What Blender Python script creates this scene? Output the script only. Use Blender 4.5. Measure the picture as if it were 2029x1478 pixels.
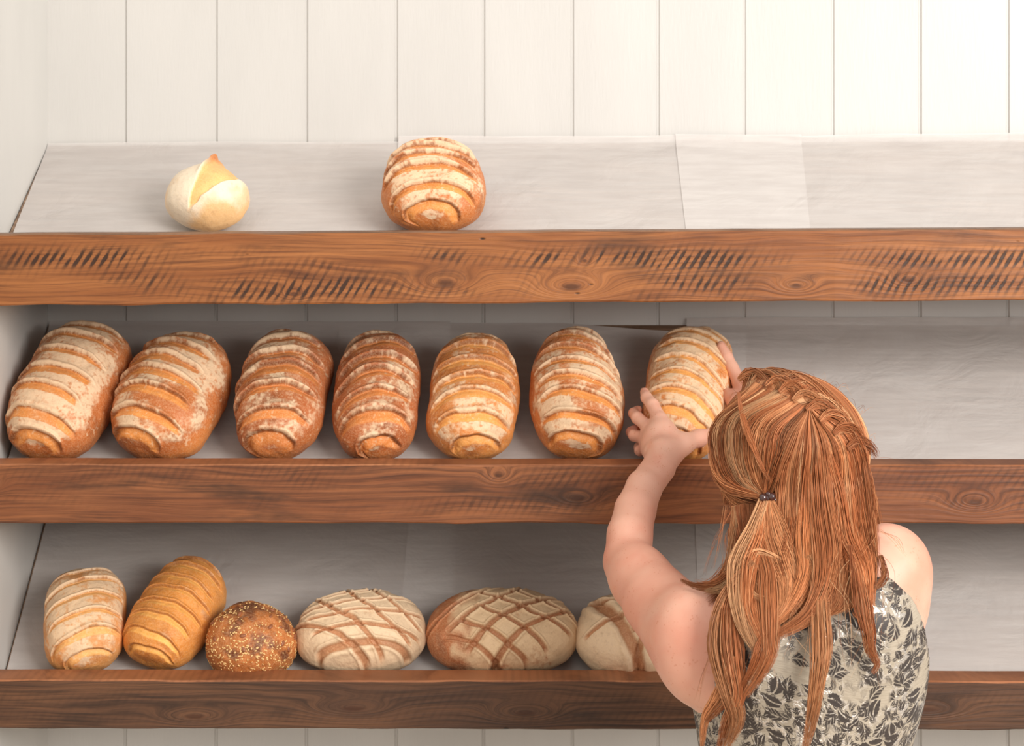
import bpy, bmesh, math, random
import numpy as np
from mathutils import Vector, Matrix

for o in list(bpy.data.objects): bpy.data.objects.remove(o, do_unlink=True)
S = bpy.context.scene
COL = S.collection

# ------------------------------------------------------------------ camera, world, light, exposure
FP, CX, HY, CAMY, CAMZ = 3680.0, 1014.5, 320.0, -2.81, 1.90
cd = bpy.data.cameras.new('camera'); cam = bpy.data.objects.new('camera', cd); COL.objects.link(cam)
cam.location = (0, CAMY, CAMZ); cam.rotation_euler = (math.pi/2, 0, 0)
cd.sensor_fit = 'HORIZONTAL'; cd.sensor_width = 36; cd.lens = 36*FP/2029.0
cd.shift_y = -(739-HY)/2029.0; cd.shift_x = 0
cd.clip_start = .05
cd.dof.use_dof = True; cd.dof.focus_distance = 2.62; cd.dof.aperture_fstop = 8.0
S.camera = cam
S.view_settings.view_transform = 'Standard'; S.view_settings.look = 'None'
S.view_settings.gamma = 1; S.view_settings.use_curve_mapping = False
S.view_settings.exposure = 0.0
w = bpy.data.worlds.new('world'); S.world = w; w.use_nodes = True
bg = w.node_tree.nodes['Background']; bg.inputs[0].default_value = (1.0, .955, .915, 1); bg.inputs[1].default_value = .80
def area(name, loc, target, sx, sy, power, col):
    l = bpy.data.lights.new(name, 'AREA'); l.shape = 'RECTANGLE'; l.size = sx; l.size_y = sy; l.energy = power; l.color = col
    o = bpy.data.objects.new(name, l); COL.objects.link(o); o.location = loc
    o.rotation_euler = (Vector(target)-Vector(loc)).to_track_quat('-Z', 'Y').to_euler(); return o
area('window_daylight', (2.5, -3.3, 2.75), (.2, .2, 1.5), 2.2, 1.6, 186, (1.0, .962, .92))
area('ceiling_daylight', (-.2, -1.6, 3.9), (0, .2, 1.5), 2.6, 1.8, 13, (1.0, .95, .89))

def P(px, py, D): return np.array([(px-CX)*D/FP, D+CAMY, CAMZ-(py-HY)*D/FP])
def V(px, py, D): return Vector(P(px, py, D))

# ------------------------------------------------------------------ helpers
def lin(c):
    c = np.asarray(c, float)/255.0
    return np.where(c <= .04045, c/12.92, ((c+.055)/1.055)**2.4)
def L4(*c): return tuple(lin(c))+(1.0,)
def tag(o, label=None, cat=None, group=None, kind=None):
    if label: o['label'] = label
    if cat: o['category'] = cat
    if group: o['group'] = group
    if kind: o['kind'] = kind
    return o
def np_mesh(name, v, quads, mat, parent=None, smooth=True, col=None, uv=None):
    me = bpy.data.meshes.new(name); v = np.asarray(v, np.float32); q = np.asarray(quads, np.int32)
    n = q.shape[1]
    me.vertices.add(len(v)); me.vertices.foreach_set('co', v.ravel())
    me.loops.add(q.size); me.loops.foreach_set('vertex_index', q.ravel())
    me.polygons.add(len(q)); me.polygons.foreach_set('loop_start', np.arange(0, q.size, n, dtype=np.int32))
    me.polygons.foreach_set('use_smooth', np.full(len(q), smooth))
    me.update(calc_edges=True); me.validate()
    if col is not None:
        a = me.color_attributes.new('albedo', 'FLOAT_COLOR', 'POINT')
        c = np.ones((len(v), 4), np.float32); c[:, :3] = col; a.data.foreach_set('color', c.ravel())
    if uv is not None:
        a = me.attributes.new('flat', 'FLOAT_VECTOR', 'POINT'); a.data.foreach_set('vector', np.asarray(uv, np.float32).ravel())
    if mat: me.materials.append(mat)
    o = bpy.data.objects.new(name, me); COL.objects.link(o)
    if parent: o.parent = parent
    return o
def bm_obj(name, bm, mat, parent=None, smooth=False):
    bmesh.ops.recalc_face_normals(bm, faces=bm.faces)
    me = bpy.data.meshes.new(name); bm.to_mesh(me); bm.free()
    for p in me.polygons: p.use_smooth = smooth
    if mat: me.materials.append(mat)
    o = bpy.data.objects.new(name, me); COL.objects.link(o)
    if parent: o.parent = parent
    return o
def box(bm, x0, x1, y0, y1, z0, z1):
    vs = [bm.verts.new((x, y, z)) for x in (x0, x1) for y in (y0, y1) for z in (z0, z1)]
    for f in ((0,1,3,2),(4,6,7,5),(0,4,5,1),(2,3,7,6),(0,2,6,4),(1,5,7,3)): bm.faces.new([vs[i] for i in f])
def ss(a, b, x):
    t = np.clip((x-a)/(b-a), 0, 1); return t*t*(3-2*t)
_lat = np.random.RandomState(7).rand(64, 64, 64).astype(np.float32)
def vn(p):
    i = np.floor(p).astype(int); f = p-i; f = f*f*(3-2*f); r = 0
    for a in (0, 1):
        for b in (0, 1):
            for c in (0, 1):
                wt = (f[:,0] if a else 1-f[:,0])*(f[:,1] if b else 1-f[:,1])*(f[:,2] if c else 1-f[:,2])
                r = r+wt*_lat[(i[:,0]+a) & 63, (i[:,1]+b) & 63, (i[:,2]+c) & 63]
    return r
def fbm(p, o=4, g=.5):
    s = 0; a = 1; t = 0
    for k in range(o): s = s+a*vn(p*2**k+k*17.3); t += a; a *= g
    return s/t

# node expression helper
class N:
    tree = None
    def __init__(s, sock): s.s = sock
    @staticmethod
    def m(op, *a, clamp=False):
        n = N.tree.nodes.new('ShaderNodeMath'); n.operation = op; n.use_clamp = clamp
        for i, x in enumerate(a):
            if isinstance(x, N): N.tree.links.new(x.s, n.inputs[i])
            else: n.inputs[i].default_value = x
        return N(n.outputs[0])
    def __add__(s, o): return N.m('ADD', s, o)
    __radd__ = __add__
    def __sub__(s, o): return N.m('SUBTRACT', s, o)
    def __rsub__(s, o): return N.m('SUBTRACT', o, s)
    def __mul__(s, o): return N.m('MULTIPLY', s, o)
    __rmul__ = __mul__
    def __truediv__(s, o): return N.m('DIVIDE', s, o)
def new_mat(name):
    m = bpy.data.materials.new(name); m.use_nodes = True; N.tree = m.node_tree
    return m, m.node_tree, m.node_tree.nodes['Principled BSDF']
def node(t, **kw):
    n = N.tree.nodes.new(t)
    for k, x in kw.items(): setattr(n, k, x)
    return n
def link(a, b): N.tree.links.new(a.s if isinstance(a, N) else a, b)
def obj_xyz():
    s = node('ShaderNodeSeparateXYZ'); t = node('ShaderNodeTexCoord'); link(t.outputs['Object'], s.inputs[0])
    return N(s.outputs[0]), N(s.outputs[1]), N(s.outputs[2])
def vec(x, y, z):
    c = node('ShaderNodeCombineXYZ')
    for i, a in enumerate((x, y, z)):
        if isinstance(a, N): link(a, c.inputs[i])
        else: c.inputs[i].default_value = a
    return c.outputs[0]
def noise(v, scale, detail=4, rough=.55, dist=0):
    n = node('ShaderNodeTexNoise'); link(v, n.inputs['Vector']); n.inputs['Scale'].default_value = scale
    n.inputs['Detail'].default_value = detail; n.inputs['Roughness'].default_value = rough; n.inputs['Distortion'].default_value = dist
    return N(n.outputs['Fac'])
def sstep(x, a, b, lo=0., hi=1.):
    n = node('ShaderNodeMapRange'); n.interpolation_type = 'SMOOTHSTEP'; link(x, n.inputs[0])
    n.inputs[1].default_value = a; n.inputs[2].default_value = b; n.inputs[3].default_value = lo; n.inputs[4].default_value = hi
    return N(n.outputs[0])
def mixc(f, a, b, mode='MIX'):
    n = node('ShaderNodeMix', data_type='RGBA', blend_type=mode)
    for s_, x in ((0, f), (6, a), (7, b)):
        if isinstance(x, N): link(x, n.inputs[s_])
        else: n.inputs[s_].default_value = x
    return N(n.outputs[2])
def bump(h, strength, dist, bsdf, prev=None):
    b = node('ShaderNodeBump'); b.inputs['Strength'].default_value = strength; b.inputs['Distance'].default_value = dist
    link(h, b.inputs['Height']); link(b.outputs[0], bsdf.inputs['Normal']); return b

# ------------------------------------------------------------------ materials of the setting
def mat_paint(name, c, r=.45):
    m, t, b = new_mat(name); x, y, z = obj_xyz()
    n1 = noise(vec(x*3, y*3, z*.8), 3, 5); col = mixc(sstep(n1, .3, .7), L4(*c), L4(*[k*.975 for k in c]))
    link(col, b.inputs['Base Color']); b.inputs['Roughness'].default_value = r
    n2 = noise(vec(x*60, y*60, z*8), 4, 3); bump(n2, .15, .002, b); return m
M_wall = mat_paint('painted_boards', (205, 202, 197))
M_side = mat_paint('painted_plaster', (210, 208, 203))
M_floor = mat_paint('pale_floor', (206, 192, 174))

def mat_wood(name, base, dark, light, seed, knots, saw, sawband, darkamt, holes):
    """reclaimed timber: grain bending round knots, slanted saw marks, nail holes"""
    m, t, b = new_mat(name); x, y, z = obj_xyz()
    fld = z*1.0
    warp = noise(vec(x*2.2+seed, y, z*9), 1.0, 2)
    fld = fld+warp*.05
    kd = None
    for (kx, kz, a, sx, sz) in knots:
        dx = (x-kx)/sx; dz = (z-kz)/sz; r2 = dx*dx+dz*dz
        g = N.m('EXPONENT', r2*-1.0); fld = fld+g*a
        core = N.m('EXPONENT', r2*-7.0); kd = core if kd is None else N.m('MAXIMUM', kd, core)
    rings = N.m('SINE', fld*620.0+noise(vec(x*4, y*4, z*40), 2, 3)*7.0)*.5+.5
    fine = noise(vec(x*6+seed, y*6, fld*300), 1.0, 5, .65)
    broad = noise(vec(x*2.0+seed*3, y, fld*22), 1.6, 5, .6)
    blotch = noise(vec(x*3.1+seed*5, y, z*14), 1.5, 4, .6)
    c = mixc(sstep(broad, .3, .72), L4(*base), L4(*light))
    c = mixc(sstep(fine, .42, .72)*.7, c, L4(*dark))
    late = rings*rings*sstep(noise(vec(x*1.7+seed, y, z*10), 1.3, 3), .42, .62)
    c = mixc(late*.55, c, L4(*dark))
    # saw marks
    bend = z*z*-1.2
    u = x*1.0-z*.62+noise(vec(x*5, y, z*9), 1.0, 2)*.02
    st = N.m('SINE', u*(2*math.pi/.0128)+noise(vec(x*7+seed, y, z*11), 1.0, 3)*5.0)*.5+.5
    st2 = noise(vec(u*48+seed, y, z*34), 1.0, 3)
    ms = None
    for (z0, wz) in sawband:
        dz = (z-z0)/wz; g = N.m('EXPONENT', dz*dz*-1.0); ms = g if ms is None else N.m('MAXIMUM', ms, g)
    where = sstep(noise(vec(x*2.4+seed*7, y, z*6), 1.4, 3), .40, .62)
    ms = N.m('MINIMUM', ms+noise(vec(x*11+seed, y, z*40), 1.0, 3)*.5-.25, 1.0)
    sm = sstep(st*.42+st2*1.0, .60, 1.02)*N.m('MAXIMUM', ms, 0.0)*where*saw
    black = L4(46, 30, 22)
    c = mixc(N.m('MINIMUM', sm, .92), c, black)
    c = mixc(sstep(blotch, .52, .74)*darkamt, c, L4(52, 36, 27))
    if kd is not None: c = mixc(sstep(kd, .25, .9)*.75, c, L4(66, 36, 20))
    vo = node('ShaderNodeTexVoronoi'); link(vec(x*9+seed, y*9, z*22), vo.inputs['Vector']); vo.inputs['Scale'].default_value = 1.0
    hole = sstep(N(vo.outputs['Distance']), .035, .065, 1, 0)*holes
    c = mixc(hole, c, L4(22, 13, 10))
    link(c, b.inputs['Base Color']); b.inputs['Roughness'].default_value = .5
    b.inputs['Specular IOR Level'].default_value = .35
    bump(fine*.5+rings*.25-sm*.6-hole*2.0, .5, .0015, b)
    return m
W_top = mat_wood('reclaimed_pine', (138, 82, 43), (84, 46, 25), (166, 106, 59), 1.3,
    [(-.10,1.715,.045,.05,.02),(.09,1.71,.06,.05,.018),(.43,1.712,.035,.03,.012),(-.33,1.70,.03,.02,.01),(.60,1.72,.03,.03,.012),(.11,1.75,.02,.012,.008)],
    1.7, [(1.752,.015),(1.712,.02)], .6, 1)
W_mid = mat_wood('aged_pine', (116, 67, 40), (70, 40, 26), (148, 92, 56), 5.1,
    [(.70,1.385,.05,.035,.016),(-.02,1.425,.03,.02,.012),(.10,1.39,.03,.03,.012),(-.79,1.41,.03,.02,.01)],
    .55, [(1.42,.02),(1.385,.016)], .8, 1)
W_bot = mat_wood('weathered_pine', (80, 54, 39), (36, 26, 20), (110, 74, 50), 9.7,
    [(-.24,1.072,.04,.06,.014),(.02,1.065,.05,.05,.014),(.63,1.07,.04,.05,.014),(-.48,1.06,.04,.05,.012)],
    .3, [(1.085,.016),(1.06,.012)], .9, 1)
W_edge = mat_wood('planed_pine_edge', (158, 100, 64), (110, 64, 40), (186, 124, 84), 3.3, [], .25, [(1.4,.5)], .35, 1)
W_edge_top = mat_wood('greyed_pine_edge', (120, 88, 66), (80, 56, 42), (150, 112, 84), 4.3, [], .2, [(1.4,.5)], .35, 1)
W_plank = mat_wood('shelf_plank_wood', (128, 100, 78), (74, 54, 40), (160, 132, 108), 6.3, [], .3, [(1.4,.8)], .4, 0)

def mat_paper():
    m, t, b = new_mat('parchment'); x, y, z = obj_xyz()
    n = noise(vec(x*5, y*5, z*70), 2.0, 5, .6)
    c = mixc(sstep(n, .3, .7), L4(232, 226, 221), L4(222, 215, 210))
    link(c, b.inputs['Base Color']); b.inputs['Roughness'].default_value = .55; b.inputs['Specular IOR Level'].default_value = .3
    cr = noise(vec(x*4, y*3, z*7), 2.2, 5, .55, .8); bump(cr+n*.1, .45, .012, b)
    tr = node('ShaderNodeBsdfTransparent'); mx = node('ShaderNodeMixShader'); mx.inputs[0].default_value = .36
    link(b.outputs[0], mx.inputs[1]); link(tr.outputs[0], mx.inputs[2])
    link(mx.outputs[0], t.nodes['Material Output'].inputs['Surface']); return m
M_paper = mat_paper()

# ------------------------------------------------------------------ setting
def wall_back():
    seams = sorted([(p-CX)*3.2/FP for p in (73,248,428,607,785,958,1134,1304,1475,1650,1823,1997)])
    while seams[0] > -1.6: seams.insert(0, seams[0]-.1515)
    while seams[-1] < 2.6: seams.append(seams[-1]+.1515)
    prof = []; rr = random.Random(4)
    for i, s in enumerate(seams[1:-1]):
        o = rr.uniform(-.0008, .0008)
        prof += [(s-.0032, .39+o), (s-.0012, .3932), (s+.0012, .3932), (s+.0032, .39-o)]
    zs = np.linspace(0, 2.9, 30); v = []; f = []
    for j, zz in enumerate(zs):
        for (xx, yy) in prof: v.append((xx, yy, zz))
    n = len(prof)
    for j in range(len(zs)-1):
        for i in range(n-1): f.append((j*n+i, j*n+i+1, (j+1)*n+i+1, (j+1)*n+i))
    o = np_mesh('wall_back', v, f, M_wall, smooth=False); o['kind'] = 'structure'
    me = o.data
wall_back()
WX = -.7996
bm = bmesh.new(); box(bm, WX-.1, WX, -2.0, .41, 0, 2.9); tag(bm_obj('wall_left', bm, M_side), kind='structure')
bm = bmesh.new(); box(bm, -1.6, 2.6, -3.4, .5, -.05, 0); tag(bm_obj('floor', bm, M_floor), kind='structure')
XR = 1.75
# ------------------------------------------------------------------ shelves
SH = {'top': dict(zt=1.7947, zb=1.6862, back=1.9322, tilt=.0052, lip=.048), 'mid': dict(zt=1.4414, zb=1.3525, back=1.620, tilt=-.001, lip=.060),
      'bot': dict(zt=1.1147, zb=1.041, back=1.305, tilt=-.0015, lip=.061)}
def slope(k): s = SH[k]; return (s['back']-(s['zt']-s['lip']))/.33
def plane_z(k, x, y): s = SH[k]; return s['zt']-s['lip']+slope(k)*(y-.06)+s['tilt']*x
def front_board(name, k, mat, medge, parent, seed):
    s = SH[k]; xs = np.linspace(WX+.003, XR, 320); n = len(xs)
    p = np.stack([xs*14+seed, np.zeros(n), np.zeros(n)], 1)
    w1 = (fbm(p, 4)-.5)*.0035; w2 = (fbm(p+31, 4)-.5)*.004; w3 = (fbm(p+57, 4)-.5)*.003
    z = s['tilt']*xs; b = .0022
    ring = [(0+w3, s['zb']+z+w2+b), (0+w3*.5, s['zt']+z+w1-b), (w3+b, s['zt']+z+w1*.6), (np.full(n, .06-b), s['zt']+z+w1*.3),
            (np.full(n, .06), s['zt']+z-b), (np.full(n, .06), s['zb']+z+b), (np.full(n, .06-b), s['zb']+z), (w3+b, s['zb']+z+w2)]
    v = np.concatenate([np.stack([xs, r[0], r[1]], 1) for r in ring]); q = []; R = len(ring)
    mi = []
    for r in range(R):
        a = r; c = (r+1) % R
        i = np.arange(n-1); q.append(np.stack([a*n+i, a*n+i+1, c*n+i+1, c*n+i], 1)); mi += [1 if r in (1, 2, 3) else 0]*(n-1)
    q = np.concatenate(q)
    o = np_mesh(name, v, q, mat, parent, smooth=False); o.data.materials.append(medge)
    o.data.polygons.foreach_set('material_index', np.array(mi, np.int32))
    bm = bmesh.new(); bm.from_mesh(o.data)
    bm.verts.ensure_lookup_table()
    bm.faces.new([bm.verts[r*n] for r in range(R)][::-1]); bm.faces.new([bm.verts[r*n+n-1] for r in range(R)])
    bm.normal_update(); bmesh.ops.recalc_face_normals(bm, faces=bm.faces); bm.to_mesh(o.data); bm.free()
    return o
for k, mat, me_, lab in (('top', W_top, W_edge_top, 'topmost reclaimed timber shelf with orange-brown saw-marked front board'),
                    ('mid', W_mid, W_edge, 'middle reclaimed timber shelf carrying the row of seven large loaves'),
                    ('bot', W_bot, W_edge, 'lowest timber shelf with the darkest brown front board')):
    e = bpy.data.objects.new('bread_shelf', None); COL.objects.link(e); tag(e, lab, 'shelf', 'sloping bread shelves on the wall')
    e.location = (WX, .39, SH[k]['zt'])
    front_board('front_board', k, mat, me_, e, ord(k[0]))
    s = SH[k]; v = []; x0, x1 = WX+.002, XR; T = .018
    for x in (x0, x1):
        for y, zz in ((.061, plane_z(k, x, .061)), (.388, plane_z(k, x, .388)), (.388, plane_z(k, x, .388)-T), (.061, plane_z(k, x, .061)-T)): v.append((x, y, zz))
    o = np_mesh('sloping_board', v, [(0,1,5,4),(1,2,6,5),(2,3,7,6),(3,0,4,7),(0,3,2,1),(4,5,6,7)], W_plank, e, smooth=False)
    bpy.context.view_layer.update()
    for c in e.children: c.matrix_parent_inverse = e.matrix_world.inverted()

# parchment sheets:  back-left, back-right, front-left, front-right pixel columns
def paper(k, bl, br, fl, fr, lift, label, group, seed, topdrop=(0, 0), wallup=0., curlL=0.):
    nu, nv = 90, 44; U, Vv = np.meshgrid(np.linspace(0, 1, nu), np.linspace(0, 1, nv))
    U = U.ravel(); Vv = Vv.ravel()
    xb = ((bl+(br-bl)*U)-CX)*3.2/FP; xf = ((fl+(fr-fl)*U)-CX)*2.87/FP
    x = xf+(xb-xf)*Vv
    ymax = .387-(topdrop[0]+(topdrop[1]-topdrop[0])*ss(.42, .95, U))
    y = .064+(ymax-.064)*Vv
    p = np.stack([x*6+seed, y*8, np.full_like(x, seed)], 1)
    z = plane_z(k, x, y)+.0012+lift+(fbm(p, 3)-.45)*.0045*(1+lift*200)
    z = np.maximum(z, plane_z(k, x, y)+.0008+lift*.5)
    if wallup:                                    # the sheet's end bends up against the wall
        t = np.clip((Vv-.93)/.07, 0, 1); z = z+wallup*t*t*(.75+.5*fbm(p*1.5+9, 2)); y = np.minimum(y, .387-lift)
    y = np.minimum(y, .3875-lift)
    if curlL:
        x = x+0; t = np.clip(1-U/curlL, 0, 1); z = z+.03*t*t*Vv
    v = np.stack([x, y, z], 1); i = np.arange(nu-1); q = []
    for j in range(nv-1): q.append(np.stack([j*nu+i, j*nu+i+1, (j+1)*nu+i+1, (j+1)*nu+i], 1))
    o = np_mesh('parchment_sheet', v, np.concatenate(q), M_paper)
    tag(o, label, 'baking paper', group); return o
gA, gB, gC = 'parchment sheets on the top shelf', 'parchment sheets on the middle shelf', 'parchment sheets on the lowest shelf'
paper('top', 96, 800, 2, 806, 0, 'thin parchment sheet under the small pale roll on the top shelf', gA, 1.1, wallup=.004)
paper('top', 790, 1587, 770, 1612, .0012, 'parchment sheet under the striped loaf on the top shelf', gA, 2.7, wallup=.010)
paper('top', 1338, 2500, 1366, 2600, .0024, 'empty parchment sheet covering the right end of the top shelf', gA, 3.9, wallup=.009)
paper('mid', 100, 892, -6, 888, 0, 'parchment sheet under the leftmost loaves of the middle shelf', gB, 4.4, wallup=.006)
paper('mid', 672, 1476, 650, 1478, .0012, 'parchment sheet in the centre of the middle shelf under a gap of bare wood', gB, 5.3, topdrop=(0, .021), wallup=.003)
paper('mid', 1360, 2500, 1372, 2600, .0024, 'empty parchment sheet to the right of the held loaf on the middle shelf', gB, 6.8, wallup=.009)
paper('bot', 100, 898, -6, 899, 0, 'parchment sheet under the two oval loaves at the left of the lowest shelf', gC, 7.1)
paper('bot', 812, 1440, 778, 1446, .0012, 'parchment sheet under the cross-hatched round loaves on the lowest shelf', gC, 8.6)
paper('bot', 1376, 2500, 1392, 2600, .0024, 'empty parchment sheet on the lowest shelf to the right of the person', gC, 9.2)

# ------------------------------------------------------------------ bread
def mat_bread():
    m, t, b = new_mat('crust'); x, y, z = obj_xyz()
    a = node('ShaderNodeVertexColor', layer_name='albedo')
    n = noise(vec(x, y, z), 420, 4, .6); n2 = noise(vec(x, y, z), 130, 4, .6)
    c = mixc(sstep(n, .35, .75)*.22, N(a.outputs[0]), L4(255, 226, 180))
    c = mixc(sstep(n2, .52, .8)*.28, c, L4(120, 58, 22))
    link(c, b.inputs['Base Color']); b.inputs['Roughness'].default_value = .52; b.inputs['Specular IOR Level'].default_value = .35
    bump(n*.6+n2, .42, .0016, b); return m
M_bread = mat_bread()
def cube_sphere(n):
    t = np.tan(np.linspace(-1, 1, n+1)*math.pi/4); A, B = np.meshgrid(t, t, indexing='ij'); A = A.ravel(); B = B.ravel(); O = np.ones_like(A)
    fs = [(O, A, B), (-O, B, A), (B, O, A), (A, -O, B), (A, B, O), (B, A, -O)]
    v = []; q = []; m = (n+1)**2
    i, j = np.meshgrid(np.arange(n), np.arange(n), indexing='ij'); i = i.ravel(); j = j.ravel()
    for k, f in enumerate(fs):
        v.append(np.stack(f, 1)); a = k*m+i*(n+1)+j; q.append(np.stack([a, a+n+1, a+n+2, a+1], 1))
    v = np.concatenate(v); q = np.concatenate(q); v /= np.linalg.norm(v, axis=1, keepdims=True)
    key = np.round(v*1e5).astype(np.int64); _, first, inv = np.unique(key, axis=0, return_index=True, return_inverse=True)
    return v[first], inv.ravel()[q]
CS, CQ = cube_sphere(200)
CSs, CQs = cube_sphere(80)
def frame(k, roll, lift=0., pitch=0.):
    """local axes on a shelf: x across, y up the slope, z out of the slope"""
    a = math.atan(slope(k))+pitch
    yx = Vector((0, math.cos(a), math.sin(a))); zx = Vector((0, -math.sin(a), math.cos(a))); xx = Vector((1, 0, 0))
    R = Matrix(((xx.x, yx.x, zx.x), (xx.y, yx.y, zx.y), (xx.z, yx.z, zx.z)))
    return R @ Matrix.Rotation(-roll, 3, 'Z')
def place(o, k, px, py, hc, R, lift=0.):
    """the body's middle (hc above the slope) is put where the sight line through px,py meets it"""
    a = math.atan(slope(k)); nrm = Vector((0, -math.sin(a), math.cos(a)))
    p0 = Vector((0, .06, SH[k]['zt']-SH[k]['lip']+.003))+nrm*(hc+lift)
    c = Vector((0, CAMY, CAMZ)); d = V(px, py, 1.0)-c
    t = (p0-c).dot(nrm)/d.dot(nrm); pos = c+d*t
    o.matrix_world = Matrix.Translation(pos) @ R.to_4x4()
    pos_y = np.array([(o.matrix_world @ Vector(v)) for v in np.array([x.co for x in o.data.vertices][::40])])
    mn = pos_y[:, 1].min(); low = pos_y[:, 2].min()
    # slide up the slope when the nose would enter the front board
    gap = pos_y[:, 2] - np.array([plane_z(k, q[0], q[1]) for q in pos_y])
    near = pos_y[pos_y[:, 2] < SH[k]['zt']+.002]
    m2 = near[:, 1].min() if len(near) else 1
    print('LOAF', o.name, 'minY %.3f back %.3f gap %.4f D %.3f' % (m2, pos_y[:, 1].max(), gap.min(), pos[1]-CAMY))
    push = Vector((0, 0, 0))
    if m2 < .0615: push += Vector((0, math.cos(a), math.sin(a)))*((.0615-m2)/math.cos(a))
    g2 = gap.min()*math.cos(a)
    push += nrm*(.0035+lift-g2)
    bk = pos_y[:, 1].max()+push.y
    if bk > .386: print('   BACK overshoot', bk)
    o.matrix_world = Matrix.Translation(pos+push) @ R.to_4x4()
def loaf(name, label, group, k, px, py, L, Wd, H, roll, seed, cuts, tone, flour, pw=3.0, taper=0., bend=0., waist=0., nflour=1., lift=0., pitch=0., cat='bread'):
    """cuts: (s, tilt, half-width, centre angle, angle reach, depth)"""
    n = CS.copy(); den = (np.abs(n[:,0])**2.15*1.0+np.abs(n[:,1])**pw+np.abs(n[:,2])**2.15)**(1/pw)
    e = np.abs(n[:,1]); den = ((np.abs(n[:,0])**2.2+np.abs(n[:,2])**2.2)**(pw/2.2)+e**pw)**(1/pw)
    p = n/den[:, None]
    s = p[:,1]; th = np.arctan2(p[:,0], p[:,2])
    up = np.cos(th)
    z = np.where(p[:,2] > 0, p[:,2]*.56, p[:,2]*.44)
    z = np.maximum(z, -.40+.03*np.abs(p[:,0]))
    wv = Wd*(1-taper*s-waist*np.exp(-((s+.15)/.25)**2)); x = p[:,0]*wv/2+bend*(s*s-.4)*Wd
    co = np.stack([x, s*L/2, z*H], 1)
    rs = np.random.RandomState(seed)
    lump = fbm(co*13+seed, 3)-.5; fine = fbm(co*75+seed*3, 3)-.5
    d = lump*.017+fine*.0022
    fw = ss(-.5, -1, s); sc = s+.38*fw*(p[:,2]-.62); tb = np.arctan2(p[:,0], p[:,2]+.35*fw)
    slash = np.zeros(len(s)); lip = np.zeros(len(s)); ridge = np.zeros(len(s))
    wob = (fbm(np.stack([th*1.4, s*.5, th*0+seed], 1)+seed, 3)-.5)*.10
    for (s0, tilt, hw, tc, reach, dep) in cuts:
        tt = tb-tc
        q = (sc-(s0+tilt*tt-(.05+.09*fw)*tt*tt+wob))/(hw*(1-.55*np.clip(np.abs(tt)/reach, 0, 1)**2))
        msk = 1-ss(reach*.72, reach, np.abs(tt))
        ins = ss(-1.35, -.75, q)*(1-ss(.62, 1.1, q))*msk
        slash = np.maximum(slash, ins)
        d -= dep*ins*(ss(-1.3, 1., q)**1.3)
        ear = np.exp(-((q-1.4)/.42)**2)*msk; d += ear*dep*.5; ridge = np.maximum(ridge, ear)
        lip = np.maximum(lip, np.exp(-((q-.92)/.2)**2)*msk)
    nr = co*np.array([1/(Wd/2)**2, 1/(L/2)**2, 1/(H*.5)**2]); nr /= np.linalg.norm(nr, axis=1, keepdims=True)+1e-9
    d = d*ss(-.38, -.15, z)
    co2 = co+nr*d[:, None]
    # colours of crust, opened cuts and flour
    crust, cut, dk = [lin(c) for c in tone]
    f1 = fbm(co*40+seed*7, 4); f2 = fbm(co*230+seed, 3); f3 = fbm(co*16+seed*2, 3)
    col = crust[None]*(0.80+.5*f3[:, None])
    col = col+(dk-col)*(ss(.5, .78, f1)*.65)[:, None]
    side = 1-ss(-.1, .45, up)
    col = col+(cut-col)*(side*.45*ss(.35, .6, f3))[:, None]
    cc = cut[None]*(0.86+.34*f1[:, None]); cc = cc+(crust-cc)*(ss(.5, .8, f3)*.5)[:, None]
    col = col+(cc-col)*slash[:, None]
    col = col+(dk*.55-col)*(np.clip(lip*.75+np.exp(-((ridge-.8)/.2)**2)*.0, 0, 1))[:, None]
    fl = flour*ss(.12, .7, up)*(1-.93*ss(.2, .7, slash))
    g = f1*.55+f2*.3+f3*.55
    fm = ss(.74-.30*fl, 1.04-.30*fl, g+.06*ridge)*ss(0, .25, fl)
    fm = fm*(.55+.45*ss(.25, .5, f2)); fm = np.clip(fm*nflour, 0, .80)
    if flour > 0: fm = np.maximum(fm, .8*ss(.62, .72, f2)*ss(.35, .55, f1)*ss(-.2, .2, up)*(flour > .15)*.6)
    fc = lin((236, 208, 172)); col = col+(fc-col)*fm[:, None]
    col = np.clip(col, 0, 1)
    o = np_mesh(name, co2, CQ, M_bread, col=col)
    tag(o, label, cat, group); place(o, k, px, py, H*.42, frame(k, roll, pitch=pitch), lift)
    return o
def bands(n, s0, s1, tilt, hw, tc=0., reach=1.35, dep=.0055, seed=0):
    r = random.Random(seed); out = []
    for i in range(n):
        s = s0+(s1-s0)*i/(n-1); out.append((s+r.uniform(-.02, .02), tilt+r.uniform(-.03, .03), hw*r.uniform(.8, 1.2), tc+r.uniform(-.1, .1), reach*r.uniform(.9, 1.05), dep*r.uniform(.8, 1.25)))
    return out
T_dark = ((172, 92, 46), (216, 130, 62), (112, 52, 24))
T_gold = ((206, 124, 58), (238, 164, 84), (150, 76, 32))
T_pale = ((214, 142, 78), (240, 178, 104), (168, 96, 46))
T_mid = ((190, 106, 50), (228, 146, 70), (128, 60, 26))
gm = 'large slashed loaves in a row on the middle shelf'
R_ = math.radians
loaf('bloomer_loaf', 'slashed loaf standing alone on the top shelf, dusted with flour', None, 'top', 858, 395, .196, .168, .124, R_(0), 11,
     bands(7, -1.06, .84, .02, .075, -.05, 1.25, .006, 3), T_mid, .62, pw=2.25, taper=.11)
loaf('bloomer_loaf', 'large heavily floured loaf at the far left of the middle shelf by the side wall', gm, 'mid', 133, 800, .262, .154, .135, R_(11), 21,
     bands(7, -1.08, .74, -.05, .065, -.2, 1.15, .0065, 5), T_mid, .95)
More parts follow.
